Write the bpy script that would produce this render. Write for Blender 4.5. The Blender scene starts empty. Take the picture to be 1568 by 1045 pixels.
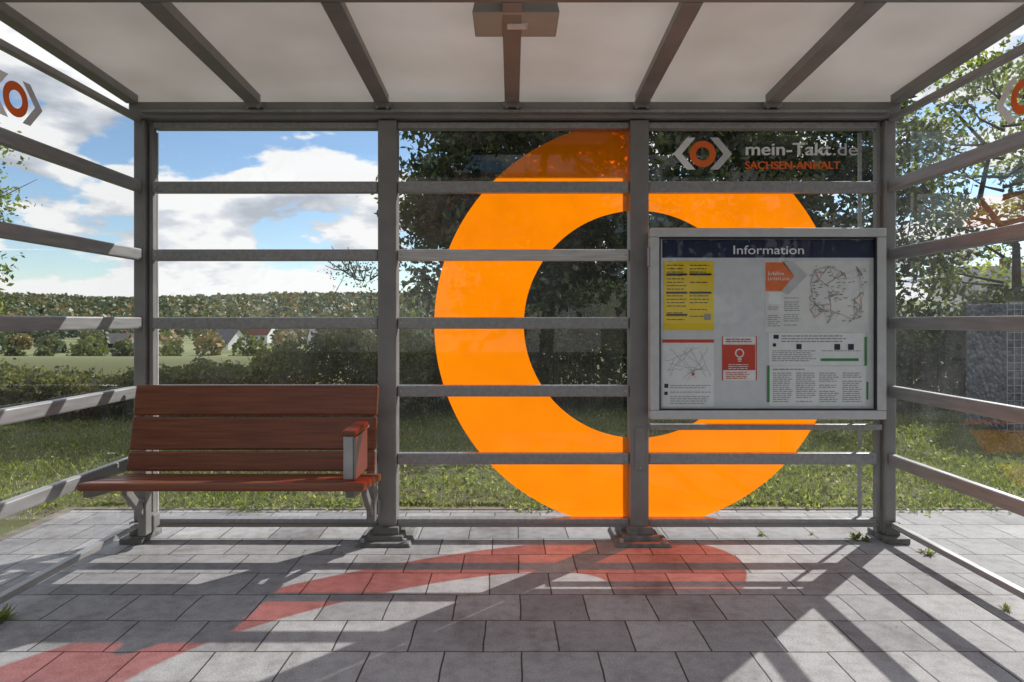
import bpy, bmesh, math, random
import numpy as np
from mathutils import Vector, Matrix
random.seed(7); rng=np.random.default_rng(7)
scene=bpy.context.scene
C=scene.collection
F=1045.0; CAMH=1.16
def PX(px,d): return (px-784)*d/F
def PZ(py,d): return CAMH-(py-493)*d/F

# ------------------------------------------------------------ materials
def newmat(name):
    m=bpy.data.materials.new(name); m.use_nodes=True
    nt=m.node_tree
    for n in list(nt.nodes): nt.nodes.remove(n)
    out=nt.nodes.new('ShaderNodeOutputMaterial')
    return m,nt,out
def N(nt,t,**kw):
    n=nt.nodes.new(t)
    for k,v in kw.items():
        if k in n.inputs.keys(): n.inputs[k].default_value=v
        else: setattr(n,k,v)
    return n
def c4(c): return (c[0],c[1],c[2],1)
def ramp(nt,fac,stops):
    r=nt.nodes.new('ShaderNodeValToRGB')
    e=r.color_ramp.elements
    e[0].position=stops[0][0]; e[0].color=c4(stops[0][1])
    e[1].position=stops[-1][0]; e[1].color=c4(stops[-1][1])
    for p,c in stops[1:-1]:
        q=e.new(p); q.color=c4(c)
    nt.links.new(fac,r.inputs[0]); return r.outputs[0]
def simple(name,col,rough=.5,metal=0,var=.12,scale=8,bump=.0,stretch=(1,1,1),col2=None,spec=.5):
    m,nt,out=newmat(name)
    p=N(nt,'ShaderNodeBsdfPrincipled'); p.inputs['Roughness'].default_value=rough
    p.inputs['Metallic'].default_value=metal
    p.inputs['Specular IOR Level'].default_value=spec
    tc=N(nt,'ShaderNodeTexCoord'); mp=N(nt,'ShaderNodeMapping'); mp.inputs['Scale'].default_value=stretch
    nt.links.new(tc.outputs['Object'],mp.inputs[0])
    nz=N(nt,'ShaderNodeTexNoise'); nz.inputs['Scale'].default_value=scale; nz.inputs['Detail'].default_value=6
    nt.links.new(mp.outputs[0],nz.inputs['Vector'])
    c2=col2 or tuple(min(1,x*(1+var)) for x in col); c1=tuple(x*(1-var) for x in col) if not col2 else col
    nt.links.new(ramp(nt,nz.outputs[0],[(.3,c1),(.7,c2)]),p.inputs['Base Color'])
    rr=N(nt,'ShaderNodeMapRange'); rr.inputs['To Min'].default_value=max(0,rough-.08); rr.inputs['To Max'].default_value=min(1,rough+.12)
    nt.links.new(nz.outputs[0],rr.inputs[0]); nt.links.new(rr.outputs[0],p.inputs['Roughness'])
    if bump:
        b=N(nt,'ShaderNodeBump'); b.inputs['Strength'].default_value=bump; b.inputs['Distance'].default_value=.01
        nt.links.new(nz.outputs[0],b.inputs['Height']); nt.links.new(b.outputs[0],p.inputs['Normal'])
    nt.links.new(p.outputs[0],out.inputs[0]); return m
def leafmat(name,dark,mid,light,trans=.45):
    m,nt,out=newmat(name)
    at=N(nt,'ShaderNodeAttribute'); at.attribute_name='tint'
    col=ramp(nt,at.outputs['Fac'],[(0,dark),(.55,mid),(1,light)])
    d=N(nt,'ShaderNodeBsdfPrincipled'); d.inputs['Roughness'].default_value=.5
    d.inputs['Specular IOR Level'].default_value=.45
    t=N(nt,'ShaderNodeBsdfTranslucent')
    g=N(nt,'ShaderNodeMix'); g.data_type='RGBA'; g.blend_type='MULTIPLY'; g.inputs[0].default_value=1
    nt.links.new(col,g.inputs[6]); g.inputs[7].default_value=(1.9,2.0,.9,1)
    nt.links.new(col,d.inputs['Base Color']); nt.links.new(g.outputs[2],t.inputs['Color'])
    mx=N(nt,'ShaderNodeMixShader'); mx.inputs[0].default_value=trans
    nt.links.new(d.outputs[0],mx.inputs[1]); nt.links.new(t.outputs[0],mx.inputs[2])
    nt.links.new(mx.outputs[0],out.inputs[0]); return m

M_frame=simple('painted_steel',(.26,.25,.24),.42,.12,.14,7)
M_alu=simple('aluminium_rail',(.34,.335,.335),.36,.3,.16,9,0,(6,.6,6))
M_worn_lit=simple('worn_sunlit_aluminium_rail',(.62,.60,.58),.42,.2,.2,7,0,(.8,6,14))  # worn aluminium, with the sunlit glint put into its paler colour
M_strip=simple('glazing_strip',(.6,.6,.6),.4,.1,.08,12)
M_board=simple('silver_frame',(.60,.60,.60),.38,.2,.06,20)
M_dark=simple('dark_rubber',(.02,.02,.022),.6)
M_conc=simple('base_shoe',(.16,.155,.145),.7,0,.35,25,.3)
M_wood=simple('stained_wood',(.155,.045,.019),.33,0,.3,5,.06,(.8,14,14),col2=(.27,.086,.036))
M_zinc=simple('zinc_steel',(.45,.45,.45),.4,.4,.15,12)
M_bark=simple('bark',(.05,.040,.030),.9,0,.4,9,.6,(1,1,.2))
M_lampbody=simple('lamp_body',(.48,.45,.39),.5,.05,.06,9)
M_lens=simple('lamp_lens',(.85,.83,.8),.25)
M_white=simple('white_render',(.72,.72,.7),.8,0,.06,2)
M_roofR=simple('roof_tile_red',(.17,.07,.05),.8,0,.3,3)
M_roofG=simple('roof_tile_grey',(.14,.13,.135),.8,0,.3,3)
M_win=simple('window_dark',(.03,.035,.045),.15)
M_asph=simple('asphalt',(.05,.05,.052),.85,0,.25,60,.4)
M_kerb=simple('kerb_stone',(.30,.29,.28),.8,0,.2,18,.3)
M_edge=simple('edging_stone',(.20,.17,.13),.85,0,.45,9,.4)

m,nt,out=newmat('opal_roof_panel'); M_ceil=m
d=N(nt,'ShaderNodeBsdfPrincipled'); d.inputs['Roughness'].default_value=.35
tc=N(nt,'ShaderNodeTexCoord'); nz=N(nt,'ShaderNodeTexNoise'); nz.inputs['Scale'].default_value=2.2; nz.inputs['Detail'].default_value=5
nt.links.new(tc.outputs['Object'],nz.inputs['Vector'])
nt.links.new(ramp(nt,nz.outputs[0],[(.3,(.74,.71,.67)),(.7,(.85,.82,.78))]),d.inputs['Base Color'])
t=N(nt,'ShaderNodeBsdfTranslucent')
nt.links.new(ramp(nt,nz.outputs[0],[(.3,(.68,.65,.61)),(.7,(.79,.76,.73))]),t.inputs[0])
mx=N(nt,'ShaderNodeMixShader'); mx.inputs[0].default_value=.46
nt.links.new(d.outputs[0],mx.inputs[1]); nt.links.new(t.outputs[0],mx.inputs[2]); nt.links.new(mx.outputs[0],out.inputs[0])

def glassmat(name,dirt=.03,refl=.9,tint=(.98,.99,.99),base=.045):
    m,nt,out=newmat(name)
    tr=N(nt,'ShaderNodeBsdfTransparent'); tr.inputs[0].default_value=c4(tint)
    gl=N(nt,'ShaderNodeBsdfGlossy'); gl.inputs['Roughness'].default_value=.015
    lw=N(nt,'ShaderNodeLayerWeight'); lw.inputs[0].default_value=.5
    pw=N(nt,'ShaderNodeMath',operation='POWER'); pw.inputs[1].default_value=5
    nt.links.new(lw.outputs['Facing'],pw.inputs[0])
    ma=N(nt,'ShaderNodeMath',operation='MULTIPLY_ADD'); ma.inputs[1].default_value=refl; ma.inputs[2].default_value=base
    nt.links.new(pw.outputs[0],ma.inputs[0])
    mx=N(nt,'ShaderNodeMixShader'); nt.links.new(ma.outputs[0],mx.inputs[0])
    nt.links.new(tr.outputs[0],mx.inputs[1]); nt.links.new(gl.outputs[0],mx.inputs[2])
    tl=N(nt,'ShaderNodeBsdfTranslucent'); tl.inputs[0].default_value=(.8,.8,.8,1)
    tc=N(nt,'ShaderNodeTexCoord'); nz=N(nt,'ShaderNodeTexNoise'); nz.inputs['Scale'].default_value=3; nz.inputs['Detail'].default_value=9; nz.inputs['Roughness'].default_value=.7
    nt.links.new(tc.outputs['Object'],nz.inputs['Vector'])
    mr=N(nt,'ShaderNodeMapRange'); mr.inputs['From Min'].default_value=.35; mr.inputs['From Max'].default_value=.75; mr.inputs['To Min'].default_value=dirt*.3; mr.inputs['To Max'].default_value=dirt*2
    nt.links.new(nz.outputs[0],mr.inputs[0])
    m2=N(nt,'ShaderNodeMixShader'); nt.links.new(mr.outputs[0],m2.inputs[0])
    nt.links.new(mx.outputs[0],m2.inputs[1]); nt.links.new(tl.outputs[0],m2.inputs[2])
    nt.links.new(m2.outputs[0],out.inputs[0]); return m
M_glass=glassmat('safety_glass',.014)
M_sglass=glassmat('side_safety_glass',.03,1.0,base=.06)
M_bglass=glassmat('board_glass',.005,.6,base=.03)

def film(name,trl,trp,g=.025):
    m,nt,out=newmat(name)
    tl=N(nt,'ShaderNodeBsdfTranslucent'); tl.inputs[0].default_value=c4(trl)
    tc=N(nt,'ShaderNodeTexCoord'); nz=N(nt,'ShaderNodeTexNoise'); nz.inputs['Scale'].default_value=5; nz.inputs['Detail'].default_value=8
    nt.links.new(tc.outputs['Object'],nz.inputs['Vector'])
    nt.links.new(ramp(nt,nz.outputs[0],[(.3,tuple(x*.86 for x in trl)),(.7,trl)]),tl.inputs[0])
    tr=N(nt,'ShaderNodeBsdfTransparent'); tr.inputs[0].default_value=c4(trp)
    gl=N(nt,'ShaderNodeBsdfGlossy'); gl.inputs['Roughness'].default_value=.03; gl.inputs[0].default_value=(g,g,g,1)
    a=N(nt,'ShaderNodeAddShader'); b=N(nt,'ShaderNodeAddShader')
    nt.links.new(tl.outputs[0],a.inputs[0]); nt.links.new(tr.outputs[0],a.inputs[1])
    nt.links.new(a.outputs[0],b.inputs[0]); nt.links.new(gl.outputs[0],b.inputs[1])
    nt.links.new(b.outputs[0],out.inputs[0]); return m
M_ring=film('orange_film',(.92,.24,.001),(.78,.075,.006))
M_logoO=simple('logo_orange_film',(.95,.16,.02),.5)
M_logoW=simple('logo_white_film',(.95,.95,.95),.5)
M_logoG=simple('logo_grey_film',(.62,.63,.65),.5)

# pavers
m,nt,out=newmat('concrete_pavers'); M_pave=m
p=N(nt,'ShaderNodeBsdfPrincipled'); p.inputs['Roughness'].default_value=.72; p.inputs['Specular IOR Level'].default_value=.3
tc=N(nt,'ShaderNodeTexCoord')
wz=N(nt,'ShaderNodeTexNoise'); wz.inputs['Scale'].default_value=3; wz.inputs['Detail'].default_value=4
nt.links.new(tc.outputs['Object'],wz.inputs['Vector'])
of=N(nt,'ShaderNodeVectorMath',operation='ADD'); of.inputs[1].default_value=(-.044,.09,0); nt.links.new(tc.outputs['Object'],of.inputs[0])
wm=N(nt,'ShaderNodeVectorMath',operation='MULTIPLY_ADD'); wm.inputs[1].default_value=(.022,.022,0)
nt.links.new(wz.outputs['Color'],wm.inputs[0]); nt.links.new(of.outputs[0],wm.inputs[2])
br=N(nt,'ShaderNodeTexBrick'); br.offset=.5; br.squash=1
br.inputs['Scale'].default_value=1; br.inputs['Brick Width'].default_value=.268; br.inputs['Row Height'].default_value=.25
br.inputs['Mortar Size'].default_value=.0035; br.inputs['Mortar Smooth'].default_value=.35
br.inputs['Color1'].default_value=(.29,.285,.292,1); br.inputs['Color2'].default_value=(.45,.445,.445,1); br.inputs['Mortar'].default_value=(.07,.063,.05,1)
nt.links.new(wm.outputs[0],br.inputs['Vector'])
n1=N(nt,'ShaderNodeTexNoise'); n1.inputs['Scale'].default_value=2.2; n1.inputs['Detail'].default_value=9; n1.inputs['Roughness'].default_value=.68
n2=N(nt,'ShaderNodeTexNoise'); n2.inputs['Scale'].default_value=140; n2.inputs['Detail'].default_value=3
n3=N(nt,'ShaderNodeTexNoise'); n3.inputs['Scale'].default_value=18; n3.inputs['Detail'].default_value=6
for q in (n1,n2,n3): nt.links.new(tc.outputs['Object'],q.inputs['Vector'])
r1=ramp(nt,n1.outputs[0],[(.28,(.50,.46,.44)),(.46,(.90,.89,.89)),(.75,(1.12,1.12,1.12))])
r2=ramp(nt,n2.outputs[0],[(.3,(.76,.76,.76)),(.7,(1.12,1.12,1.12))])
r3=ramp(nt,n3.outputs[0],[(.3,(.80,.78,.76)),(.55,(1,1,1)),(.8,(1.06,1.06,1.06))])
def mul(a,b):
    x1=N(nt,'ShaderNodeMix'); x1.data_type='RGBA'; x1.blend_type='MULTIPLY'; x1.inputs[0].default_value=1
    nt.links.new(a,x1.inputs[6]); nt.links.new(b,x1.inputs[7]); return x1.outputs[2]
nt.links.new(mul(mul(mul(br.outputs['Color'],r1),r2),r3),p.inputs['Base Color'])
h=N(nt,'ShaderNodeMath',operation='MULTIPLY_ADD'); h.inputs[1].default_value=-1; h.inputs[2].default_value=1
nt.links.new(br.outputs['Fac'],h.inputs[0])
h2=N(nt,'ShaderNodeMath',operation='MULTIPLY_ADD'); h2.inputs[1].default_value=.3
nt.links.new(n2.outputs[0],h2.inputs[0]); nt.links.new(h.outputs[0],h2.inputs[2])
b=N(nt,'ShaderNodeBump'); b.inputs['Strength'].default_value=.8; b.inputs['Distance'].default_value=.004
nt.links.new(h2.outputs[0],b.inputs['Height']); nt.links.new(b.outputs[0],p.inputs['Normal']); nt.links.new(p.outputs[0],out.inputs[0])

# ground
m,nt,out=newmat('grass_ground'); M_ground=m
p=N(nt,'ShaderNodeBsdfPrincipled'); p.inputs['Roughness'].default_value=.95; p.inputs['Specular IOR Level'].default_value=.1
tc=N(nt,'ShaderNodeTexCoord')
a1=N(nt,'ShaderNodeTexNoise'); a1.inputs['Scale'].default_value=1.3; a1.inputs['Detail'].default_value=9; a1.inputs['Roughness'].default_value=.7
a2=N(nt,'ShaderNodeTexNoise'); a2.inputs['Scale'].default_value=.022; a2.inputs['Detail'].default_value=4
for q in (a1,a2): nt.links.new(tc.outputs['Object'],q.inputs['Vector'])
near=ramp(nt,a1.outputs[0],[(.3,(.15,.12,.08)),(.48,(.12,.12,.055)),(.7,(.12,.15,.055))])
far=ramp(nt,a2.outputs[0],[(.35,(.17,.20,.09)),(.5,(.27,.28,.15)),(.65,(.14,.17,.075))])
sp=N(nt,'ShaderNodeSeparateXYZ'); nt.links.new(tc.outputs['Object'],sp.inputs[0])
mr=N(nt,'ShaderNodeMapRange'); mr.inputs['From Min'].default_value=18; mr.inputs['From Max'].default_value=45
nt.links.new(sp.outputs['Y'],mr.inputs[0])
x=N(nt,'ShaderNodeMix'); x.data_type='RGBA'; nt.links.new(mr.outputs[0],x.inputs[0]); nt.links.new(near,x.inputs[6]); nt.links.new(far,x.inputs[7])
nt.links.new(x.outputs[2],p.inputs['Base Color'])
b=N(nt,'ShaderNodeBump'); b.inputs['Strength'].default_value=.8; b.inputs['Distance'].default_value=.03
nt.links.new(a1.outputs[0],b.inputs['Height']); nt.links.new(b.outputs[0],p.inputs['Normal']); nt.links.new(p.outputs[0],out.inputs[0])

m,nt,out=newmat('gabion_stone'); M_gab=m
p=N(nt,'ShaderNodeBsdfPrincipled'); p.inputs['Roughness'].default_value=.85
tc=N(nt,'ShaderNodeTexCoord'); v=N(nt,'ShaderNodeTexVoronoi'); v.inputs['Scale'].default_value=19
nt.links.new(tc.outputs['Object'],v.inputs['Vector'])
sp=N(nt,'ShaderNodeSeparateColor'); nt.links.new(v.outputs['Color'],sp.inputs[0])
nt.links.new(ramp(nt,sp.outputs[0],[(0,(.08,.09,.11)),(1,(.24,.26,.30))]),p.inputs['Base Color'])
b=N(nt,'ShaderNodeBump'); b.invert=True; b.inputs['Strength'].default_value=1; b.inputs['Distance'].default_value=.05
nt.links.new(v.outputs['Distance'],b.inputs['Height']); nt.links.new(b.outputs[0],p.inputs['Normal']); nt.links.new(p.outputs[0],out.inputs[0])

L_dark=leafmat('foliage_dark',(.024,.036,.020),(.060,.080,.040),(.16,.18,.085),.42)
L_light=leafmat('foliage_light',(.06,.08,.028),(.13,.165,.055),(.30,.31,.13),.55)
L_hedge=leafmat('foliage_hedge',(.045,.055,.028),(.11,.12,.06),(.25,.215,.12),.45)
L_grass=leafmat('grass_blade',(.08,.09,.038),(.15,.185,.065),(.36,.34,.18),.5)
L_forest=leafmat('forest_canopy',(.07,.10,.065),(.125,.15,.075),(.27,.20,.095),.1)  # aerial haze painted into the paler canopy colours
L_dry=leafmat('dry_leaf',(.07,.035,.012),(.16,.08,.02),(.25,.17,.03),.2)

# ------------------------------------------------------------ mesh helpers
def empty(name):
    e=bpy.data.objects.new(name,None); C.objects.link(e); e.empty_display_size=.1; return e
def mkobj(name,verts,faces,mat,parent=None,smooth=False):
    me=bpy.data.meshes.new(name); me.from_pydata([tuple(v) for v in verts],[],[tuple(f) for f in faces]); me.update()
    me.materials.append(mat)
    o=bpy.data.objects.new(name,me); C.objects.link(o)
    if parent: o.parent=parent
    if smooth:
        for p in me.polygons: p.use_smooth=True
    return o
BF=[(0,3,2,1),(4,5,6,7),(0,1,5,4),(1,2,6,5),(2,3,7,6),(3,0,4,7)]
def hexa(name,v8,mat,parent=None,bevel=.003):
    o=mkobj(name,v8,BF,mat,parent)
    if bevel:
        b=o.modifiers.new('b','BEVEL'); b.width=bevel; b.segments=2; b.limit_method='NONE'
    return o
def box(name,x0,x1,y0,y1,z0,z1,mat,parent=None,bevel=.003):
    return hexa(name,[(x0,y0,z0),(x1,y0,z0),(x1,y1,z0),(x0,y1,z0),(x0,y0,z1),(x1,y0,z1),(x1,y1,z1),(x0,y1,z1)],mat,parent,bevel)
def slopebox(name,x0,x1,y0,y1,za,zb,h,mat,parent=None,bevel=.003):
    return hexa(name,[(x0,y0,za),(x1,y0,za),(x1,y1,zb),(x0,y1,zb),(x0,y0,za+h),(x1,y0,za+h),(x1,y1,zb+h),(x0,y1,zb+h)],mat,parent,bevel)
def cyl(name,p0,p1,r,mat,parent=None,seg=14):
    p0=Vector(p0);p1=Vector(p1);ax=(p1-p0).normalized()
    u=ax.orthogonal().normalized(); w=ax.cross(u)
    V=[];Fc=[]
    for P in (p0,p1):
        for i in range(seg):
            a=2*math.pi*i/seg; V.append(P+r*(math.cos(a)*u+math.sin(a)*w))
    for i in range(seg): j=(i+1)%seg; Fc.append((i,j,seg+j,seg+i))
    Fc.append(tuple(range(seg))[::-1]); Fc.append(tuple(range(seg,2*seg)))
    return mkobj(name,V,Fc,mat,parent)
def fastmesh(name,V,nper,mat,tint=None,parent=None):
    V=np.asarray(V,dtype=np.float32).reshape(-1,3); n=len(V)//nper
    me=bpy.data.meshes.new(name)
    me.vertices.add(len(V)); me.vertices.foreach_set('co',V.ravel())
    me.loops.add(n*nper); me.loops.foreach_set('vertex_index',np.arange(n*nper,dtype=np.int32))
    me.polygons.add(n); me.polygons.foreach_set('loop_start',np.arange(0,n*nper,nper,dtype=np.int32))
    try: me.polygons.foreach_set('loop_total',np.full(n,nper,dtype=np.int32))
    except Exception: pass
    me.update(calc_edges=True)
    if tint is not None:
        a=me.attributes.new('tint','FLOAT','POINT'); a.data.foreach_set('value',np.repeat(tint,nper).astype(np.float32))
    me.materials.append(mat)
    o=bpy.data.objects.new(name,me); C.objects.link(o)
    if parent: o.parent=parent
    return o
def leaves(P,size,asp=.5):
    n=len(P); d=rng.normal(size=(n,3)); d/=np.linalg.norm(d,axis=1)[:,None]
    e=rng.normal(size=(n,3)); e-= (e*d).sum(1)[:,None]*d; e/=np.linalg.norm(e,axis=1)[:,None]
    s=size*(.6+.8*rng.random(n))[:,None]
    V=np.stack([P-d*s*.5,P+e*s*asp*.5,P+d*s*.5,P-e*s*asp*.5],axis=1)
    return V
def tube(pts,rs,seg=8):
    V=[];Fc=[]
    for k,(p,r) in enumerate(zip(pts,rs)):
        p=Vector(p)
        ax=(Vector(pts[min(k+1,len(pts)-1)])-Vector(pts[max(k-1,0)])).normalized()
        u=ax.cross(Vector((.3,.9,.1))).normalized(); w=ax.cross(u)
        for i in range(seg):
            a=2*math.pi*i/seg; V.append(p+r*(math.cos(a)*u+math.sin(a)*w))
    for k in range(len(pts)-1):
        for i in range(seg):
            j=(i+1)%seg; Fc.append((k*seg+i,k*seg+j,(k+1)*seg+j,(k+1)*seg+i))
    return V,Fc
def tree(name,x,y,z0,H,cb,rx,ry,nclump,nleaf,lsize,mat,clr=(.35,.8),trunk=.14,asp=.5,shape=1.0):
    e=empty(name); e.location=(x,y,z0)
    V=[];Fc=[]
    def add(pts,rs):
        v,f=tube(pts,rs,6); o=len(V); V.extend(v); Fc.extend([tuple(i+o for i in q) for q in f])
    top=H*.86
    tp=[(0,0,-.1)]+[(random.uniform(-.12,.12)*k,random.uniform(-.12,.12)*k,top*k/6) for k in range(1,7)]
    add(tp,[trunk*(1-.13*k) for k in range(7)])
    P=[];T=[]
    for i in range(nclump):
        u=random.random()**.85; zc=cb+(H-cb)*u
        k=math.sqrt(max(0.05,1-(abs(2*u-.75)/1.3)**2))*shape
        a=random.uniform(0,2*math.pi); r=random.uniform(.25,1)**.6
        cx=rx*k*r*math.cos(a); cy=ry*k*r*math.sin(a)
        R=random.uniform(*clr)
        zc=min(zc,H-R*.5)
        if i%2==0:
            zs=max(.3,min(top,zc-.35*math.hypot(cx,cy)))
            s=Vector((0,0,zs)); t=Vector((cx,cy,zc)); mid=s.lerp(t,.5)+Vector((random.uniform(-.15,.15),random.uniform(-.15,.15),-.1))
            add([s,mid,t],[trunk*.28,trunk*.15,.006])
            for q in range(3):
                t2=t+Vector((random.uniform(-R,R),random.uniform(-R,R),random.uniform(-.3*R,R)))
                add([mid.lerp(t,.6),mid.lerp(t2,.7),t2],[.012,.008,.004])
        n=int(nleaf*random.uniform(.6,1.3)*(R/clr[1])**2)
        d=rng.normal(size=(n,3)); d/=np.linalg.norm(d,axis=1)[:,None]
        rr=R*rng.random(n)**.45*(1+.35*np.sin(d[:,0]*5+i)*np.cos(d[:,2]*6+i*2))
        p=np.array([cx,cy,zc])+d*rr[:,None]*np.array([1.15,1.15,.75])
        p[:,2]=np.maximum(p[:,2],.05)
        P.append(p); ct=random.uniform(-.25,.25)
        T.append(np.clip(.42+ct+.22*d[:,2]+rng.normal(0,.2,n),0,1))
    mkobj(name+'_trunk',V,Fc,M_bark,e,True)
    P=np.concatenate(P);T=np.concatenate(T)
    fastmesh(name+'_foliage',leaves(P,lsize,asp),4,mat,T,e)
    return e

# ------------------------------------------------------------ terrain
def sm(a,b,t):
    t=np.clip((t-a)/(b-a),0,1); return t*t*(3-2*t)
DEP=6.4
def terr(x,y): return -.03-DEP*sm(11,140,y)
xs=np.concatenate([-np.geomspace(2500,3,45),np.linspace(-2.6,2.6,9),np.geomspace(3,2500,45)])
ys=np.concatenate([-np.geomspace(600,4,14),np.linspace(-2,12,15),np.geomspace(14,2600,60)])
X,Y=np.meshgrid(xs,ys); Z=terr(X,Y)
Z=np.where((Y<1.5)&(Y>-8)&(np.abs(X)<70),-.2,Z)
V=np.stack([X,Y,Z],-1).reshape(-1,3); nx=len(xs)
Fc=[(j*nx+i,j*nx+i+1,(j+1)*nx+i+1,(j+1)*nx+i) for j in range(len(ys)-1) for i in range(nx-1)]
mkobj('ground',V,Fc,M_ground,None,True)
box('pavement',-2.7,12,.35,4.2,-.15,0,M_pave,None,0)
box('path_edging',-2.7,12,4.203,4.26,-.15,.006,M_edge,None,.004)
box('pavement_edging',-2.762,-2.703,.35,4.26,-.15,.006,M_edge,None,.004)
box('kerb',-14,16,.22,.347,-.2,.0,M_kerb,None,.012)
box('road',-60,60,-6.5,.217,-.3,-.12,M_asph,None,0)

hx=np.linspace(-1400,1400,90); hy=np.linspace(380,1100,40)
def hill(x,y): return -.2-DEP+ (36+4*np.sin(x/170+1)+2*np.sin(x/61))*sm(430,880,y)
X,Y=np.meshgrid(hx,hy); Z=hill(X,Y)
V=np.stack([X,Y,Z],-1).reshape(-1,3); nx=len(hx)
Fc=[(j*nx+i,j*nx+i+1,(j+1)*nx+i+1,(j+1)*nx+i) for j in range(len(hy)-1) for i in range(nx-1)]
mkobj('hills',V,Fc,M_ground,None,True)
def clumps(name,cx,cy,cz,r,nl,ls,mat,spread=.2):
    n=len(cx); d=rng.normal(size=(n,nl,3)); d/=np.linalg.norm(d,axis=2)[...,None]
    p=np.stack([cx,cy,cz],1)[:,None,:]+d*(r[:,None]*rng.random((n,nl))**.35)[...,None]
    t=np.clip(rng.normal(.42,spread,n)[:,None]+.15*d[...,2]+rng.normal(0,.07,(n,nl)),0,1)
    return fastmesh(name,leaves(p.reshape(-1,3),ls,.85),4,mat,t.ravel())
n=3200; x=rng.uniform(-850,60,n); y=rng.uniform(470,900,n)
clumps('distant_forest',x,y,hill(x,y)+3,rng.uniform(4,7.5,n),34,4.2,L_forest,.30)
HS=[(-80,150,6.5,6,2.8,2.0,.9,'R'),(-101,178,7,6,2.2,2.4,.2,'G'),(-79,190,8.5,7,1.8,3.8,-.5,'G'),(-62,225,9,8,2.2,3.0,.5,'G'),(-92,250,10,8,3,3.4,-.2,'R')]
n=330; y=rng.uniform(140,430,n); x=rng.uniform(-.85,.1,n)*y; r=rng.uniform(1.1,2.3,n)*(1+y/400)
keep=np.ones(n,bool)
for hh in HS:
    keep&=~((y<hh[1]+4)&(np.abs(x/y-hh[0]/hh[1])<.026))
keep&=~((y<185)&(np.sin(x*.21+2)>.3))
x=x[keep];y=y[keep];r=r[keep]
clumps('village_trees',x,y,-DEP+r*.75,r,220,1.2,L_forest,.25)
n=22; y=rng.uniform(30,110,n); x=rng.uniform(-.8,-.15,n)*y; r=rng.uniform(.4,.8,n)*(1+y/90)
clumps('meadow_bushes',x,y,terr(x,y)+r*.4,r,260,.28,L_hedge,.2)

def house(name,x,y,w,dp,h,rh,rot,wall,roof):
    e=empty(name); z=float(terr(x,y))
    w2,d2=w/2,dp/2
    box('walls',-w2,w2,-d2,d2,-.5,h,wall,e,0)
    o=.35
    mkobj('gables',[(-w2,-d2,h),(-w2,d2,h),(-w2,0,h+rh),(w2,-d2,h),(w2,d2,h),(w2,0,h+rh)],[(0,1,2),(3,5,4)],wall,e)
    s=rh/d2
    mkobj('roof',[(-w2-o,-d2-o,h-o*s+.05),(w2+o,-d2-o,h-o*s+.05),(w2+o,0,h+rh+.05),(-w2-o,0,h+rh+.05),(-w2-o,d2+o,h-o*s+.05),(w2+o,d2+o,h-o*s+.05)],[(0,1,2,3),(3,2,5,4)],roof,e)
    for k in range(3):
        xx=-w2+w*(k+.5)/3
        if k==1: box('door',xx-.5,xx+.5,-d2-.03,-d2+.01,0,2.1,M_roofG,e,0)
        else: box('window_%d'%k,xx-.6,xx+.6,-d2-.03,-d2+.01,.9,2.2,M_win,e,0)
    box('window_side',w2-.01,w2+.03,-.7,.7,.9,2.2,M_win,e,0)
    box('window_gable',w2-.01,w2+.03,-.4,.4,h+.2,h+1.1,M_win,e,0)
    box('chimney',-.3,.3,.4,1,h,h+rh+.7,M_roofR,e,0)
    e.location=(x,y,z); e.rotation_euler=(0,0,rot)
for hh in HS: house('white_house',*hh[:7],M_white,M_roofR if hh[7]=='R' else M_roofG)
house('white_house',40,55,9,7,5.2,2.2,-.3,M_white,M_roofG)
house('offscreen_occluder_house',-3,-24,13,9,4.5,3.5,0,M_white,M_roofR)  # unseen house added behind the camera to cut ambient light

# ------------------------------------------------------------ near vegetation
def grass(name,n):
    y=rng.uniform(2.2,10.5,n*2)**1.0; x=rng.uniform(-.92,.92,n*2)*y
    k=((y>4.23)|(x<-2.74)); x=x[k][:n];y=y[k][:n]
    pat=.5*np.sin(x*1.7+np.sin(y*2.1))*np.cos(y*1.3+x*.6)+.5*np.sin(x*4.1+y*2)*np.sin(y*5.3-x)
    k=rng.random(len(x))<(.55+.75*pat)
    x=x[k];y=y[k];pat=pat[k];n=len(x)
    hgt=(.02+.06*rng.random(n)**2.2)*(1+.6*pat); a=rng.uniform(0,2*math.pi,n); w=.003+.004*rng.random(n)
    lean=rng.normal(0,.7,(n,2))*hgt[:,None]
    z=np.full(n,-.035)
    A=np.stack([x-np.cos(a)*w,y-np.sin(a)*w,z],1);B=np.stack([x+np.cos(a)*w,y+np.sin(a)*w,z],1)
    Cc=np.stack([x+lean[:,0],y+lean[:,1],z+hgt+.01],1)
    V=np.stack([A,B,Cc],1)
    fastmesh(name,V,3,L_grass,np.clip(.55-.3*pat+rng.normal(0,.27,n),0,1))
grass('grass',150000)
n=18000; y=rng.uniform(4.25,9,n); x=rng.uniform(-.9,.9,n)*y
P=np.stack([x,y,rng.uniform(-.02,.04,n)],1)
fastmesh('clover',leaves(P,.03,.8),4,L_grass,np.clip(rng.normal(.42,.25,n),0,1))

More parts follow.
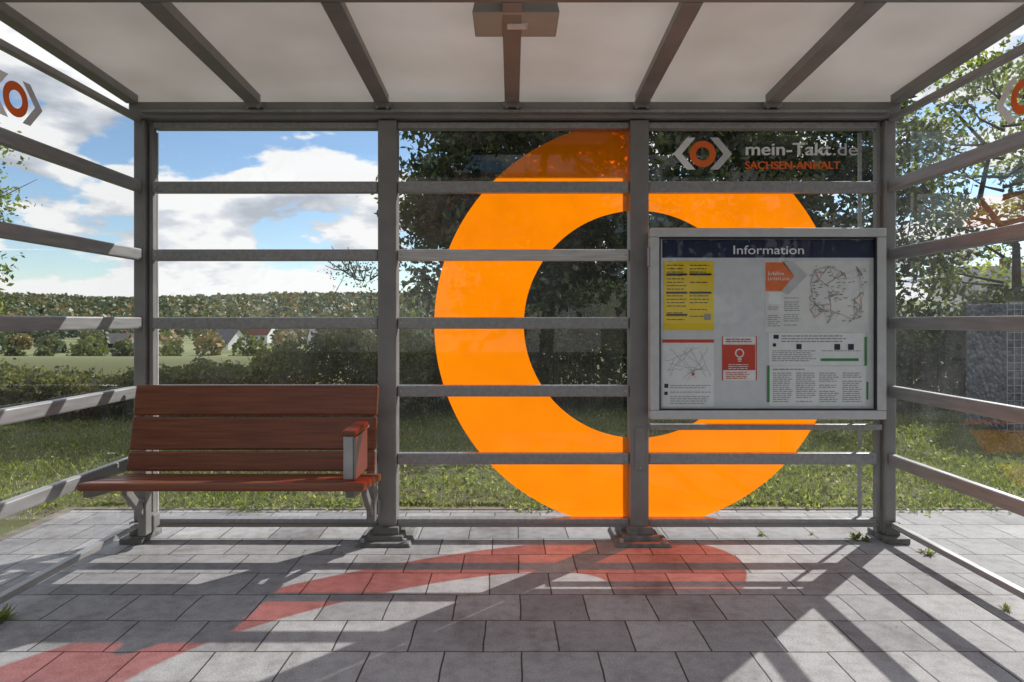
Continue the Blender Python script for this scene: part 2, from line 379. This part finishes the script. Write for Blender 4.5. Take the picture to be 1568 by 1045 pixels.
def hedge(name,x0,x1,y0,y1,hf,n,size,mat):
    e=empty(name)
    x=rng.uniform(x0,x1,n); y=y0+(y1-y0)*rng.random(n)
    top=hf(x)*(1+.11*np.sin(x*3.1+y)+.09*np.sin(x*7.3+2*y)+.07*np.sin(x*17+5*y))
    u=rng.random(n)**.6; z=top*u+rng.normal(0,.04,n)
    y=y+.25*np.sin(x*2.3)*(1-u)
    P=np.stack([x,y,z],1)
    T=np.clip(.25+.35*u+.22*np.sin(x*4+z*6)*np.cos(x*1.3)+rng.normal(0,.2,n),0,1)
    fastmesh(name+'_leaves',leaves(P,size,.55),4,mat,T,e)
    V=[];Fc=[]
    for i in range(int((x1-x0)*26)):
        xx=random.uniform(x0,x1); yy=random.uniform(y0,y1); h=float(hf(np.array([xx]))[0])*random.uniform(.6,1.25)
        p=[Vector((xx,yy,-.05)),Vector((xx+random.uniform(-.12,.12),yy+random.uniform(-.1,.1),h*.55)),Vector((xx+random.uniform(-.25,.25),yy+random.uniform(-.2,.2),h))]
        v,f=tube(p,[.010,.006,.002],5); o=len(V); V.extend(v); Fc.extend([tuple(q+o for q in ff) for ff in f])
    mkobj(name+'_stems',V,Fc,M_bark,e)
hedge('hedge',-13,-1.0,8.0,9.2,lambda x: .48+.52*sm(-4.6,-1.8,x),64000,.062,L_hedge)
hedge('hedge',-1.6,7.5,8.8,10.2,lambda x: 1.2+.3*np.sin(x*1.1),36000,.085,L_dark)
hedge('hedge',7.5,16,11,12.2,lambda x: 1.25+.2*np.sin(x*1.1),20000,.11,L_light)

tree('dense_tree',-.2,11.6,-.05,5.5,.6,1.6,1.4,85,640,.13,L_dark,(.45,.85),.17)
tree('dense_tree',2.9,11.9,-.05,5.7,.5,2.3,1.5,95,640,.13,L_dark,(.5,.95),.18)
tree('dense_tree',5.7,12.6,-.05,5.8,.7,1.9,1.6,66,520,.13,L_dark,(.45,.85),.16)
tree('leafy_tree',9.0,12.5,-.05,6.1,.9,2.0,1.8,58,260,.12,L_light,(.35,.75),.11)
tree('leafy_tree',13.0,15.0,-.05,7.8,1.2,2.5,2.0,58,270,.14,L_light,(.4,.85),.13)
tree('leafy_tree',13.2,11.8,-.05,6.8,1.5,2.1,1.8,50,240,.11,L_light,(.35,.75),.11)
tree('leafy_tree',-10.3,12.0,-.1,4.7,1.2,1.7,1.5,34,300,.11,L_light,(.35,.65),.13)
tree('leafy_shrub',-2.35,10.3,-.05,2.2,.5,.5,.5,20,60,.045,L_hedge,(.2,.38),.018)
for i,(x,y,hh) in enumerate([(-13,-9,9),(-7.5,-8.5,9),(7,-8.5,9.5),(12.5,-9,9),(18,-8,9),(-19,-8,9),(.8,-9.5,10)]):  # unseen tree row, added to block sky light from behind the camera
    tree('offscreen_occluder_tree',x,y,-.1,hh,1.3,2.9,2.2,36,220,.38,L_dark,(.8,1.3),.2)

g=empty('gabion_wall')
box('stone_fill',5.25,7.0,7.25,7.9,-.05,1.36,M_gab,g,.01)
for i in range(24):
    xx=5.25+1.75*i/23; box('wire_v_%d'%i,xx-.003,xx+.003,7.232,7.238,-.05,1.37,M_zinc,g,0)
for i in range(18):
    zz=1.37*i/17; box('wire_h_%d'%i,5.24,7.01,7.226,7.231,zz-.003,zz+.003,M_zinc,g,0)
gr=empty('guard_rail')
box('rail',7.0,16,9.6,9.64,.36,.48,M_white,gr,.005)
for i in range(5): box('rail_post_%d'%i,7.2+2*i,7.28+2*i,9.645,9.72,-.1,.5,M_white,gr,.004)

def weed(name,x,y,s):
    V=[];T=[]
    for i in range(30):
        a=random.uniform(0,2*math.pi); l=s*random.uniform(.4,1); el=random.uniform(.1,1.1); w=l*.16
        d=np.array([math.cos(a)*math.cos(el),math.sin(a)*math.cos(el),math.sin(el)]); sd=np.array([-math.sin(a),math.cos(a),0])
        b0=np.array([x+random.uniform(-.3,.3)*s,y,.0]); V.append([b0,b0+d*l*.55+sd*w,b0+d*l,b0+d*l*.55-sd*w]); T.append(random.uniform(.4,.85))
    fastmesh(name,np.array(V),4,L_grass,np.array(T))
for (px,py,s) in [(1310,826,.06),(1326,829,.045),(1165,820,.03),(1425,850,.045),(1412,846,.03),(1540,934,.035),(2,950,.08),(1243,819,.02)]:
    d=CAMH*F/(py-493); weed('weed_plant',PX(px,d),d,s)
n=18; d=rng.uniform(2.2,3.6,n); x=rng.uniform(-2,2,n)
P=np.stack([x,d,np.full(n,.008)],1); V=leaves(P,.018,.55); V[:,:,2]=.006+.25*np.abs(V[:,:,2]-.008)
fastmesh('fallen_leaves',V,4,L_dry,rng.random(n))
n=6000; x=rng.uniform(-2.7,8,n); y=4.31-np.abs(rng.normal(0,.045,n))*(1+.8*np.sin(x*3)+.5*np.sin(x*11))
P=np.stack([x,y,rng.uniform(.0,.025,n)],1)
fastmesh('turf_edge',leaves(P,.03,.5),4,L_grass,np.clip(rng.normal(.5,.25,n),0,1))

# ------------------------------------------------------------ shelter
S=empty('bus_shelter')
posts=[(-.715,-.615),(.628,.729)]
for i,(a,b_) in enumerate(posts):
    box('post_%d'%i,a,b_,3.63,3.73,.03,2.236,M_frame,S,.008)
    c=(a+b_)/2
    for k,(w,h0,h1,f) in enumerate([(.145,0,.018,3.50),(.10,.018,.04,3.55),(.07,.04,.075,3.585)]):
        hexa('base_shoe_%d_%d'%(i,k),[(c-w,f,h0),(c+w,f,h0),(c+w,3.82,h0),(c-w,3.82,h0),(c-w*.92,f+.01,h1),(c+w*.92,f+.01,h1),(c+w*.92,3.81,h1),(c-w*.92,3.81,h1)],M_conc,S,.004)
    for sx in (-.11,.11): cyl('anchor_bolt_%d_%s'%(i,sx),(c+sx,3.535,.015),(c+sx,3.535,.035),.011,M_zinc,S,6)
box('cover_plate',.653,.708,3.624,3.631,.37,.60,M_frame,S,.002)
cyl('cover_screw_a',(.68,3.615,.585),(.68,3.626,.585),.005,M_zinc,S,8); cyl('cover_screw_b',(.68,3.615,.385),(.68,3.626,.385),.005,M_zinc,S,8)
for nm,a,b_ in (('left',-2.015,-1.957),('right',1.985,2.045)):
    box('corner_post_'+nm,a,b_,3.63,3.70,0,2.236,M_frame,S,.008)
    c=(a+b_)/2
    box('corner_shoe_'+nm,c-.06,c+.06,3.55,3.76,0,.03,M_conc,S,.005)
    box('corner_foot_'+nm,c-.035,c+.035,3.60,3.63,.03,.10,M_conc,S,.004)
box('jamb_left',-1.947,-1.925,3.66,3.70,.03,2.236,M_frame,S,.004)
box('jamb_right',1.955,1.975,3.66,3.70,.03,2.236,M_frame,S,.004)
box('seal_left',-1.962,-1.928,3.715,3.725,.10,2.19,M_strip,S,.002)
box('reflection_strip_right',1.885,1.905,3.715,3.725,.10,2.19,M_alu,S,.002)  # solid strip standing in for a whitish reflection in the right-bay glass
bays=[(-1.923,-.717),(-.613,.626),(.731,1.953)]
RZ=[.427,.79,1.153,1.517,1.88]
for i,(a,b_) in enumerate(bays):
    for k,z in enumerate(RZ):
        box('rail_%d_%d'%(i,k),a,b_,3.645,3.685,z-.031,z+.031,M_worn_lit if (i==1 and k==3) else M_alu,S,.007)
        for sx in (a+.02,b_-.02): cyl('rivet_%d_%d_%.1f'%(i,k,sx),(sx,3.64,z),(sx,3.647,z),.006,M_zinc,S,8)
    box('sill_%d'%i,a,b_,3.65,3.71,.075,.105,M_alu,S,.004)
    box('sill_lip_%d'%i,a,b_,3.64,3.648,.064,.082,M_frame,S,.002)
    box('head_%d'%i,a,b_,3.65,3.71,2.195,2.228,M_alu,S,.004)
    mkobj('glass_%d'%i,[(a-.02,3.70,.08),(b_+.02,3.70,.08),(b_+.02,3.70,2.2),(a-.02,3.70,2.2)],[(0,1,2,3)],M_glass,S)
box('rail_under_board',.731,1.953,3.60,3.64,.588,.618,M_alu,S,.004)
box('back_beam',-2.03,2.06,3.61,3.72,2.24,2.325,M_frame,S,.006)
box('back_beam_lip',-1.95,1.98,3.585,3.607,2.262,2.276,M_alu,S,.003)
def rz(y): return 2.36+.05*(3.63-y)
slopebox('roof_panel',-2.05,2.075,2.5,4.01,rz(2.5),rz(4.01),.03,M_ceil,S,0)
slopebox('roof_edge_trim_left',-2.066,-2.052,2.45,4.03,rz(2.45)-.01,rz(4.03)-.01,.05,M_frame,S)
slopebox('roof_edge_trim_right',2.077,2.091,2.45,4.03,rz(2.45)-.01,rz(4.03)-.01,.05,M_frame,S)
box('roof_gutter',-2.07,2.095,4.032,4.07,2.31,2.38,M_frame,S)
def rb(y): return 2.312+.05*(3.63-y)
for i,px in enumerate([393,588,784,980,1178]):
    c=PX(px,3.63)
    slopebox('rafter_%d'%i,c-.03,c+.03,2.56,3.608,rb(2.56),rb(3.608),rz(3)-rb(3)-.001,M_frame,S,.004)
    slopebox('rafter_flange_%d'%i,c-.038,c+.038,2.56,3.60,rb(2.56)-.009,rb(3.60)-.009,.007,M_frame,S,.002)
    box('rafter_bracket_%d'%i,c-.045,c+.045,3.56,3.608,2.285,2.311,M_frame,S,.004)
    for sx in (-.028,.028): cyl('bracket_bolt_%d_%s'%(i,sx),(c+sx,3.575,2.278),(c+sx,3.575,2.286),.008,M_zinc,S,6)
for nm,a,b_ in (('left',-2.04,-1.975),('right',2.0,2.065)):
    slopebox('side_beam_'+nm,a,b_,2.45,3.61,rb(2.45),rb(3.61),.045,M_frame,S,.005)
slopebox('front_beam',-2.16,2.2,2.50,2.56,2.357,2.357,.10,M_frame,S,.006)
box('front_beam_lip',-2.16,2.2,2.562,2.58,2.366,2.374,M_frame,S,.002)
for nm,xc in (('left',-1.985),('right',2.017)):
    for k,z in enumerate(RZ):
        box('side_rail_%s_%d'%(nm,k),xc-.02,xc+.02,2.40,3.625,z-.031,z+.031,M_alu,S,.007)
    box('side_sill_'+nm,xc-.018,xc+.018,2.40,3.625,.072,.10,M_alu,S,.004)
    box('side_head_'+nm,xc-.018,xc+.018,2.40,3.625,2.222,2.252,M_alu,S,.004)
    box('side_front_post_'+nm,xc-.03,xc+.03,2.33,2.398,0,rb(2.4)-.003,M_frame,S,.006)
    sg=-1 if nm=='left' else 1
    xg=xc+sg*.03
    mkobj('side_glass_'+nm,[(xg,2.38,.08),(xg,3.64,.08),(xg,3.64,2.23),(xg,2.38,2.23)],[(0,1,2,3)],M_sglass,S)
Lm=empty('ceiling_lamp')
hexa('housing',[(-.155,2.63,2.352),(.185,2.63,2.352),(.185,2.86,2.352),(-.155,2.86,2.352),(-.145,2.63,2.395),(.175,2.63,2.395),(.175,2.86,2.395),(-.145,2.86,2.395)],M_lampbody,Lm,.005)
box('sensor',-.02,.055,2.72,2.77,2.345,2.3515,M_lens,Lm,.002)
box('sensor_rim',-.028,.063,2.712,2.778,2.349,2.3517,M_strip,Lm,.001)

R0,R1=.615,1.10; cx,cz=.679,1.146; yr=3.696
V=[];Fc=[];n=240
for i in range(n):
    a=2*math.pi*(i+.5)/n
    top=2.205 if math.cos(a)<0 else 1.875
    for r in (R0,R1): V.append((cx+r*math.cos(a),yr,min(top,cz+r*math.sin(a))))
for i in range(n):
    j=(i+1)%n
    if i==n//4-1: continue
    Fc.append((2*i,2*i+1,2*j+1,2*j))
mkobj('orange_ring_decal',V,Fc,M_ring)

def text(name,s,x0,x1,z0,y,mat,parent,h=None,off=0):
    cu=bpy.data.curves.new(name,'FONT'); cu.body=s; cu.size=1; cu.offset=off; cu.fill_mode='FRONT'
    o=bpy.data.objects.new(name,cu); C.objects.link(o); cu.materials.append(mat)
    bpy.context.view_layer.update()
    dx=max(.01,o.dimensions.x); sx=(x1-x0)/dx; sz=(h/.72) if h else sx
    o.scale=(sx,sz,1); o.rotation_euler=(math.pi/2,0,0); o.location=(x0,y,z0)
    if parent: o.parent=parent
    return o
def logo(name,withtext=True):
    e=empty(name); k=3.692/F
    def P(px,py): return ((px-1076)*k,0,-(py-236)*k)
    L=[(1031,236),(1052,211),(1065,211),(1044,236),(1065,260),(1052,260)]
    mkobj('chevron_left',[P(*q) for q in L],[(0,1,2,3),(0,3,4,5)],M_logoW,e)
    mkobj('chevron_right',[P(2*1076-q[0],q[1]) for q in L],[(0,1,2,3),(0,3,4,5)],M_logoG,e)
    V=[];Fc=[];n=48
    for i in range(n):
        a=2*math.pi*i/n
        for r in (.036,.071): V.append((r*math.cos(a),-.001,r*math.sin(a)))
    for i in range(n): j=(i+1)%n; Fc.append((2*i,2*i+1,2*j+1,2*j))
    mkobj('ring',V,Fc,M_logoO,e)
    if withtext:
        for o_ in (0,.0015,.003):
            text('wordmark',"mein-Takt",P(1140,0)[0]+o_,P(1270,0)[0]+o_,P(0,238)[2]+o_*.5,-o_,M_logoW,e,h=.068,off=.006)
            text('subline',"SACHSEN-ANHALT",P(1140,0)[0]+o_,P(1285,0)[0]+o_,P(0,259)[2],-o_,M_logoO,e,h=.042,off=.006)
        text('wordmark_suffix',".de",P(1274,0)[0],P(1312,0)[0],P(0,238)[2],0,M_logoG,e,h=.068,off=.005)
    return e
l=logo('transit_logo_sticker'); l.location=(PX(1076,3.692),3.692,PZ(236,3.692))
l=logo('transit_logo_sticker',False); l.rotation_euler=(0,0,math.pi/2); l.location=(-2.008,2.76,2.06)
l=logo('transit_logo_sticker',False); l.rotation_euler=(0,0,-math.pi/2); l.location=(2.040,2.72,2.06)

# ------------------------------------------------------------ information board
B=empty('information_board')
yf=3.53
x0,x1=PX(996,yf),PX(1358,yf); z1,z0=PZ(349,yf),PZ(643,yf)
fw=.047
box('frame_top',x0,x1,yf,3.60,z1-fw,z1,M_board,B,.006)
box('frame_bottom',x0,x1,yf,3.60,z0,z0+fw,M_board,B,.006)
box('frame_left',x0,x0+fw,yf+.002,3.598,z0+fw+.001,z1-fw-.001,M_board,B,.004)
box('frame_right',x1-fw,x1,yf+.002,3.598,z0+fw+.001,z1-fw-.001,M_board,B,.004)
box('hinge_a',x0-.012,x0-.001,yf+.01,yf+.03,z1-.2,z1-.1,M_zinc,B,.002)
for nm,q in (('l',(x0+fw+.0005,x0+fw+.008,z0+fw+.009,z1-fw-.009)),('r',(x1-fw-.008,x1-fw-.0005,z0+fw+.009,z1-fw-.009)),('t',(x0+fw+.0005,x1-fw-.0005,z1-fw-.008,z1-fw-.0005)),('b',(x0+fw+.0005,x1-fw-.0005,z0+fw+.0005,z0+fw+.008))):
    box('gasket_'+nm,q[0],q[1],3.537,3.5555,q[2],q[3],M_dark,B,0)
yb=3.56
def flat(name,col,rough=.6,var=.04): return simple(name,col,rough,0,var,20)
W=flat('paper_white',(.88,.88,.87)); Yl=flat('paper_yellow',(.92,.64,.02)); Rd=flat('print_red',(.66,.06,.035)); Or=flat('print_orange',(.85,.19,.05))
Nv=flat('print_navy',(.012,.02,.06)); Bk=flat('print_black',(.03,.03,.03)); Gy=flat('print_grey',(.28,.28,.28)); Gn=flat('print_green',(.05,.26,.08))
Bg=flat('board_backing',(.70,.71,.72)); Mp=flat('map_paper',(.80,.79,.76)); Rl=flat('map_line_red',(.55,.18,.14)); Lg=flat('print_lightgrey',(.56,.56,.57))
def rects(name,rs,lay,mat):
    y=yb-.0012*lay; V=[];Fc=[]
    for (a,b,c,d) in rs:
        o=len(V); V+=[(PX(a,yb),y,PZ(d,yb)),(PX(c,yb),y,PZ(d,yb)),(PX(c,yb),y,PZ(b,yb)),(PX(a,yb),y,PZ(b,yb))]; Fc.append((o,o+1,o+2,o+3))
    return mkobj(name,V,Fc,mat,B)
def poly(name,pts,lay,mat):
    y=yb-.0012*lay
    return mkobj(name,[(PX(a,yb),y,PZ(b,yb)) for a,b in pts],[tuple(range(len(pts)))],mat,B)
def lines(x0,y0,x1,y1,step,th,fill=.85,words=False):
    r=[];y=y0
    while y<y1:
        if random.random()<fill:
            if words:
                x=x0
                e=x1-random.uniform(0,.25)*(x1-x0)
                while x<e:
                    w=random.uniform(3,9); r.append((x,y,min(x+w,e),y+th)); x+=w+1.3
            else: r.append((x0,y,x0+(x1-x0)*random.uniform(.6,1),y+th))
        y+=step
    return r
rects('backing',[(1010,362,1343,630)],1,Bg)
rects('header',[(1014,367,1338,395)],2,Nv)
text('header_text',"Information",PX(1121,yb),PX(1229,yb),PZ(389.5,yb),yb-.004,W,B,h=.046,off=.006)
rects('yellow_timetable',[(1016,400,1093,506)],2,Yl)
rr=[]
for (a,b_) in ((1021,1051),(1056,1088)):
    rr+=lines(a,406,b_,500,5.2,1.2,.75,True)
rects('timetable_text',rr,3,Bk)
rects('timetable_bands',[(1020,419,1052,422),(1055,419,1089,422),(1020,447,1052,450),(1055,447,1089,450),(1020,481,1052,484)],4,Bk)
rects('timetable_map',[(1078,481,1088,490)],4,Gy)
rects('route_map_poster',[(1172,400,1330,509)],2,Mp)
poly('route_map_arrow',[(1172,402),(1200,402),(1216,423),(1196,446),(1172,446)],3,Or)
poly('route_map_chevron',[(1196,400),(1214,400),(1236,422),(1206,452),(1196,446),(1216,423)],3,Lg)
text('arrow_text_a',"Erfahre",PX(1175,yb),PX(1199,yb),PZ(422,yb),yb-.006,W,B,h=.02)
text('arrow_text_b',"UnterLand",PX(1175,yb),PX(1207,yb),PZ(429.5,yb),yb-.006,W,B,h=.02)
def wig(name,x0,y0,x1,y1,mat,w=.8,n=10,amp=3,lay=4):
    V=[];Fc=[];y=yb-.0012*lay
    for i in range(n+1):
        t=i/n; a=x0+(x1-x0)*t+random.uniform(-amp,amp); b=y0+(y1-y0)*t+random.uniform(-amp,amp)
        dx,dy=(x1-x0),(y1-y0); L=math.hypot(dx,dy); nx_,ny_=-dy/L*w,dx/L*w
        V+=[(PX(a-nx_,yb),y,PZ(b-ny_,yb)),(PX(a+nx_,yb),y,PZ(b+ny_,yb))]
        if i: Fc.append((2*i-2,2*i-1,2*i+1,2*i))
    mkobj(name,V,Fc,mat,B)
nodes=[(random.uniform(1238,1324),random.uniform(406,496)) for _ in range(44)]
kk=0
for i,a in enumerate(nodes):
    nb=sorted(nodes,key=lambda q:(q[0]-a[0])**2+(q[1]-a[1])**2)[1:5]
    for q in nb:
        wig('map_route_%d'%kk,a[0],a[1],q[0],q[1],[Rl,Lg,Gy,Lg,Rl,Lg][kk%6],.35,6,.9,4+.3*(kk%4)); kk+=1
rects('map_places',[(x,y,x+random.uniform(2,6),y+1.2) for x,y in [(random.uniform(1238,1322),random.uniform(404,498)) for _ in range(70)]],6,Gy)
rects('route_map_text',lines(1175,470,1195,500,3.2,1.0,.9,True)+lines(1200,456,1228,500,3.2,1.0,.8,True),3,Gy)
rects('route_map_panel',[(1176,448,1196,466)],4,W)
rects('local_map_poster',[(1014,519,1093,623)],2,W); rects('local_map_header',[(1014,520,1093,525)],3,Rd)
for i in range(14): wig('local_street_%d'%i,random.uniform(1018,1088),random.uniform(530,580),random.uniform(1018,1088),random.uniform(530,585),Lg,.4,8,1.5,3)
rects('local_map_text',lines(1026,590,1088,618,3.4,1.0,.9,True),3,Gy); rects('local_map_mark',[(1059,571,1063,575)],4,Rd)
rects('local_map_qr',[(1017,588,1023,594),(1017,600,1022,605)],4,Bk)
rects('red_poster',[(1107,516,1157,583)],2,W); rects('red_poster_panel',[(1107,528,1156,567)],3,Rd); rects('red_poster_border',[(1105.5,515,1107,583),(1157,515,1158.5,583)],3,Rd)
rects('red_poster_text',lines(1111,519,1153,526,3.5,1.6,1,True)+lines(1111,570,1150,581,3,1,1,True),4,Rd)
V=[(1132+7*math.cos(a),541+7*math.sin(a)) for a in [i*math.pi/10 for i in range(20)]]
poly('bulb_icon',V,4,W); V=[(1132+5*math.cos(a),541+5*math.sin(a)) for a in [i*math.pi/10 for i in range(20)]]; poly('bulb_icon_inner',V,5,Rd)
rects('bulb_base',[(1129,549,1135,551),(1129.5,552.5,1134.5,554)],5,W); rects('bulb_caption',lines(1115,558,1150,565,3,1.1,1,True),5,W)
rects('notice_poster_upper',[(1177,510,1324,560)],2,W); rects('notice_poster_lower',[(1178,561,1326,622)],2,W)
rects('notice_green_strips',[(1174,560,1178,616),(1323,516,1327,560),(1326,585,1329,612),(1256,549,1314,553)],4,Gn)
rr=[]
for k in range(4): rr+=lines(1183+35.5*k,571,1183+35.5*k+31,616,3.1,1.1,.93,True)
rr+=lines(1182,537,1250,557,3,1.1,.85,True)+lines(1258,537,1318,546,3,1,.8,True)+lines(1183,565,1240,569,5,1.6,1,True)
rects('notice_text',rr,3,Gy)
rects('notice_qr',[(1219,527,1227,535),(1277,527,1286,536),(1298,527,1307,536),(1184,513,1192,519),(1183,526,1188,531)],3,Nv)
rects('notice_heading',lines(1196,514,1300,523,4.2,1.5,1,True),3,Gy)
box('board_back',x0+.01,x1-.01,3.602,3.63,z0+.01,z1-.01,M_frame,B,.003)
mkobj('front_glass',[(x0+fw,3.546,z0+fw),(x1-fw,3.546,z0+fw),(x1-fw,3.546,z1-fw),(x0+fw,3.546,z1-fw)],[(0,1,2,3)],M_bglass,B)

# ------------------------------------------------------------ bench
Bn=empty('park_bench')
bx0,bx1=-1.925,-.685
def slat(name,x0,x1,ya,za,yb_,zb,th):
    dy,dz=yb_-ya,zb-za; L=math.hypot(dy,dz); ny,nz_=dz/L*th,-dy/L*th
    v=[(x0,ya,za),(x1,ya,za),(x1,ya+ny,za+nz_),(x0,ya+ny,za+nz_),(x0,yb_,zb),(x1,yb_,zb),(x1,yb_+ny,zb+nz_),(x0,yb_+ny,zb+nz_)]
    return hexa(name,v,M_wood,Bn,.009)
def by(z): return 3.40+(z-.42)*.22
for i,(a,b_) in enumerate([(.687,.838),(.518,.680),(.415,.511)]):
    slat('backrest_slat_%d'%i,bx0,bx1,by(a),a,by(b_),b_,.032)
for i,y in enumerate([2.99,3.095,3.20,3.305]):
    slat('seat_slat_%d'%i,bx0+.02,bx1+.035,y,.452-.012*(i),y+.092,.448-.012*(i+.6),.036)
for i,xx in enumerate((-1.90,-.725)):
    zb0=.06 if i==0 else .13
    box('support_%d_upright'%i,xx-.022,xx+.022,3.50,3.56,zb0,.80,M_frame,Bn,.006)
    box('support_%d_wall_bracket'%i,xx-.03,xx+.03,3.563,3.628,zb0+.02,zb0+.09,M_frame,Bn,.006)
    slopebox('support_%d_arm'%i,xx-.02,xx+.02,3.05,3.497,.372,.335,.035,M_frame,Bn,.004)
    slopebox('support_%d_brace'%i,xx-.014,xx+.014,3.34,3.497,.31,.16,.06,M_frame,Bn,.006)
    cyl('support_%d_bolt'%i,(xx,3.49,.24),(xx,3.50,.24),.014,M_zinc,Bn)
    for zz in (.46,.60,.76):
        box('support_%d_clip_%.2f'%(i,zz),xx-.02,xx+.02,by(zz)+.036,3.498,zz-.02,zz+.02,M_frame,Bn,.003)
ax=-.735
box('armrest_front',ax-.022,ax+.022,3.06,3.072,.452,.645,M_zinc,Bn,.003)
box('armrest_side',ax+.024,ax+.036,3.06,3.30,.452,.64,M_frame,Bn,.003)
box('armrest_bar',ax-.02,ax+.02,3.073,3.42,.632,.645,M_zinc,Bn,.003)
box('armrest_pad',ax-.028,ax+.038,3.05,3.33,.6465,.675,M_wood,Bn,.01)

# ------------------------------------------------------------ light
sd=Vector((.95,1,1)).normalized()
su=bpy.data.lights.new('sun','SUN'); su.energy=5; su.angle=math.radians(.5); su.color=(1,.97,.92)
so=bpy.data.objects.new('sun',su); C.objects.link(so); so.rotation_euler=(-sd).to_track_quat('-Z','Y').to_euler()
w=bpy.data.worlds.new('World'); scene.world=w; w.use_nodes=True; nt=w.node_tree
for n_ in list(nt.nodes): nt.nodes.remove(n_)
out=nt.nodes.new('ShaderNodeOutputWorld')
sk=nt.nodes.new('ShaderNodeTexSky'); sk.sky_type='NISHITA'; sk.sun_disc=False
sk.sun_elevation=math.asin(sd.z); sk.sun_rotation=math.atan2(sd.x,sd.y); sk.air_density=1; sk.dust_density=.1; sk.ozone_density=3
bg=N(nt,'ShaderNodeBackground'); bg.inputs['Strength'].default_value=.15
nt.links.new(sk.outputs[0],bg.inputs[0])
tc=N(nt,'ShaderNodeTexCoord')
def cn(off):
    mp=N(nt,'ShaderNodeMapping'); mp.inputs['Location'].default_value=off; mp.inputs['Scale'].default_value=(1,1,2.5); nt.links.new(tc.outputs['Generated'],mp.inputs[0])
    q=N(nt,'ShaderNodeTexNoise'); q.inputs['Scale'].default_value=5.8; q.inputs['Detail'].default_value=10; q.inputs['Roughness'].default_value=.5
    nt.links.new(mp.outputs[0],q.inputs['Vector']); return q
c1=cn((1.3,.4,.9)); c2=cn((1.32,.4,.9+.085))
cov=N(nt,'ShaderNodeMapRange'); cov.interpolation_type='SMOOTHSTEP'; cov.inputs['From Min'].default_value=.445; cov.inputs['From Max'].default_value=.49
nt.links.new(c1.outputs[0],cov.inputs[0])
df=N(nt,'ShaderNodeMath',operation='SUBTRACT'); nt.links.new(c2.outputs[0],df.inputs[0]); nt.links.new(c1.outputs[0],df.inputs[1])
sh=N(nt,'ShaderNodeMapRange'); sh.inputs['From Min'].default_value=-.12; sh.inputs['From Max'].default_value=.12; sh.inputs['To Min'].default_value=1; sh.inputs['To Max'].default_value=0
nt.links.new(df.outputs[0],sh.inputs[0])
cc=ramp(nt,sh.outputs[0],[(0,(.50,.54,.61)),(.38,(.74,.77,.83)),(.6,(1,1,1))])
bc=N(nt,'ShaderNodeBackground'); bc.inputs['Strength'].default_value=1.0; nt.links.new(cc,bc.inputs[0])
mx=N(nt,'ShaderNodeMixShader'); nt.links.new(cov.outputs[0],mx.inputs[0]); nt.links.new(bg.outputs[0],mx.inputs[1]); nt.links.new(bc.outputs[0],mx.inputs[2])
nt.links.new(mx.outputs[0],out.inputs[0])

cam=bpy.data.cameras.new('camera'); co=bpy.data.objects.new('camera',cam); C.objects.link(co)
co.location=(0,0,CAMH); co.rotation_euler=(math.pi/2,0,0); cam.sensor_width=36; cam.lens=36*F/1568
cam.shift_y=-29.5/1568; cam.clip_end=6000; cam.clip_start=.05
scene.camera=co
scene.view_settings.view_transform='Standard'; scene.view_settings.look='None'; scene.view_settings.exposure=0
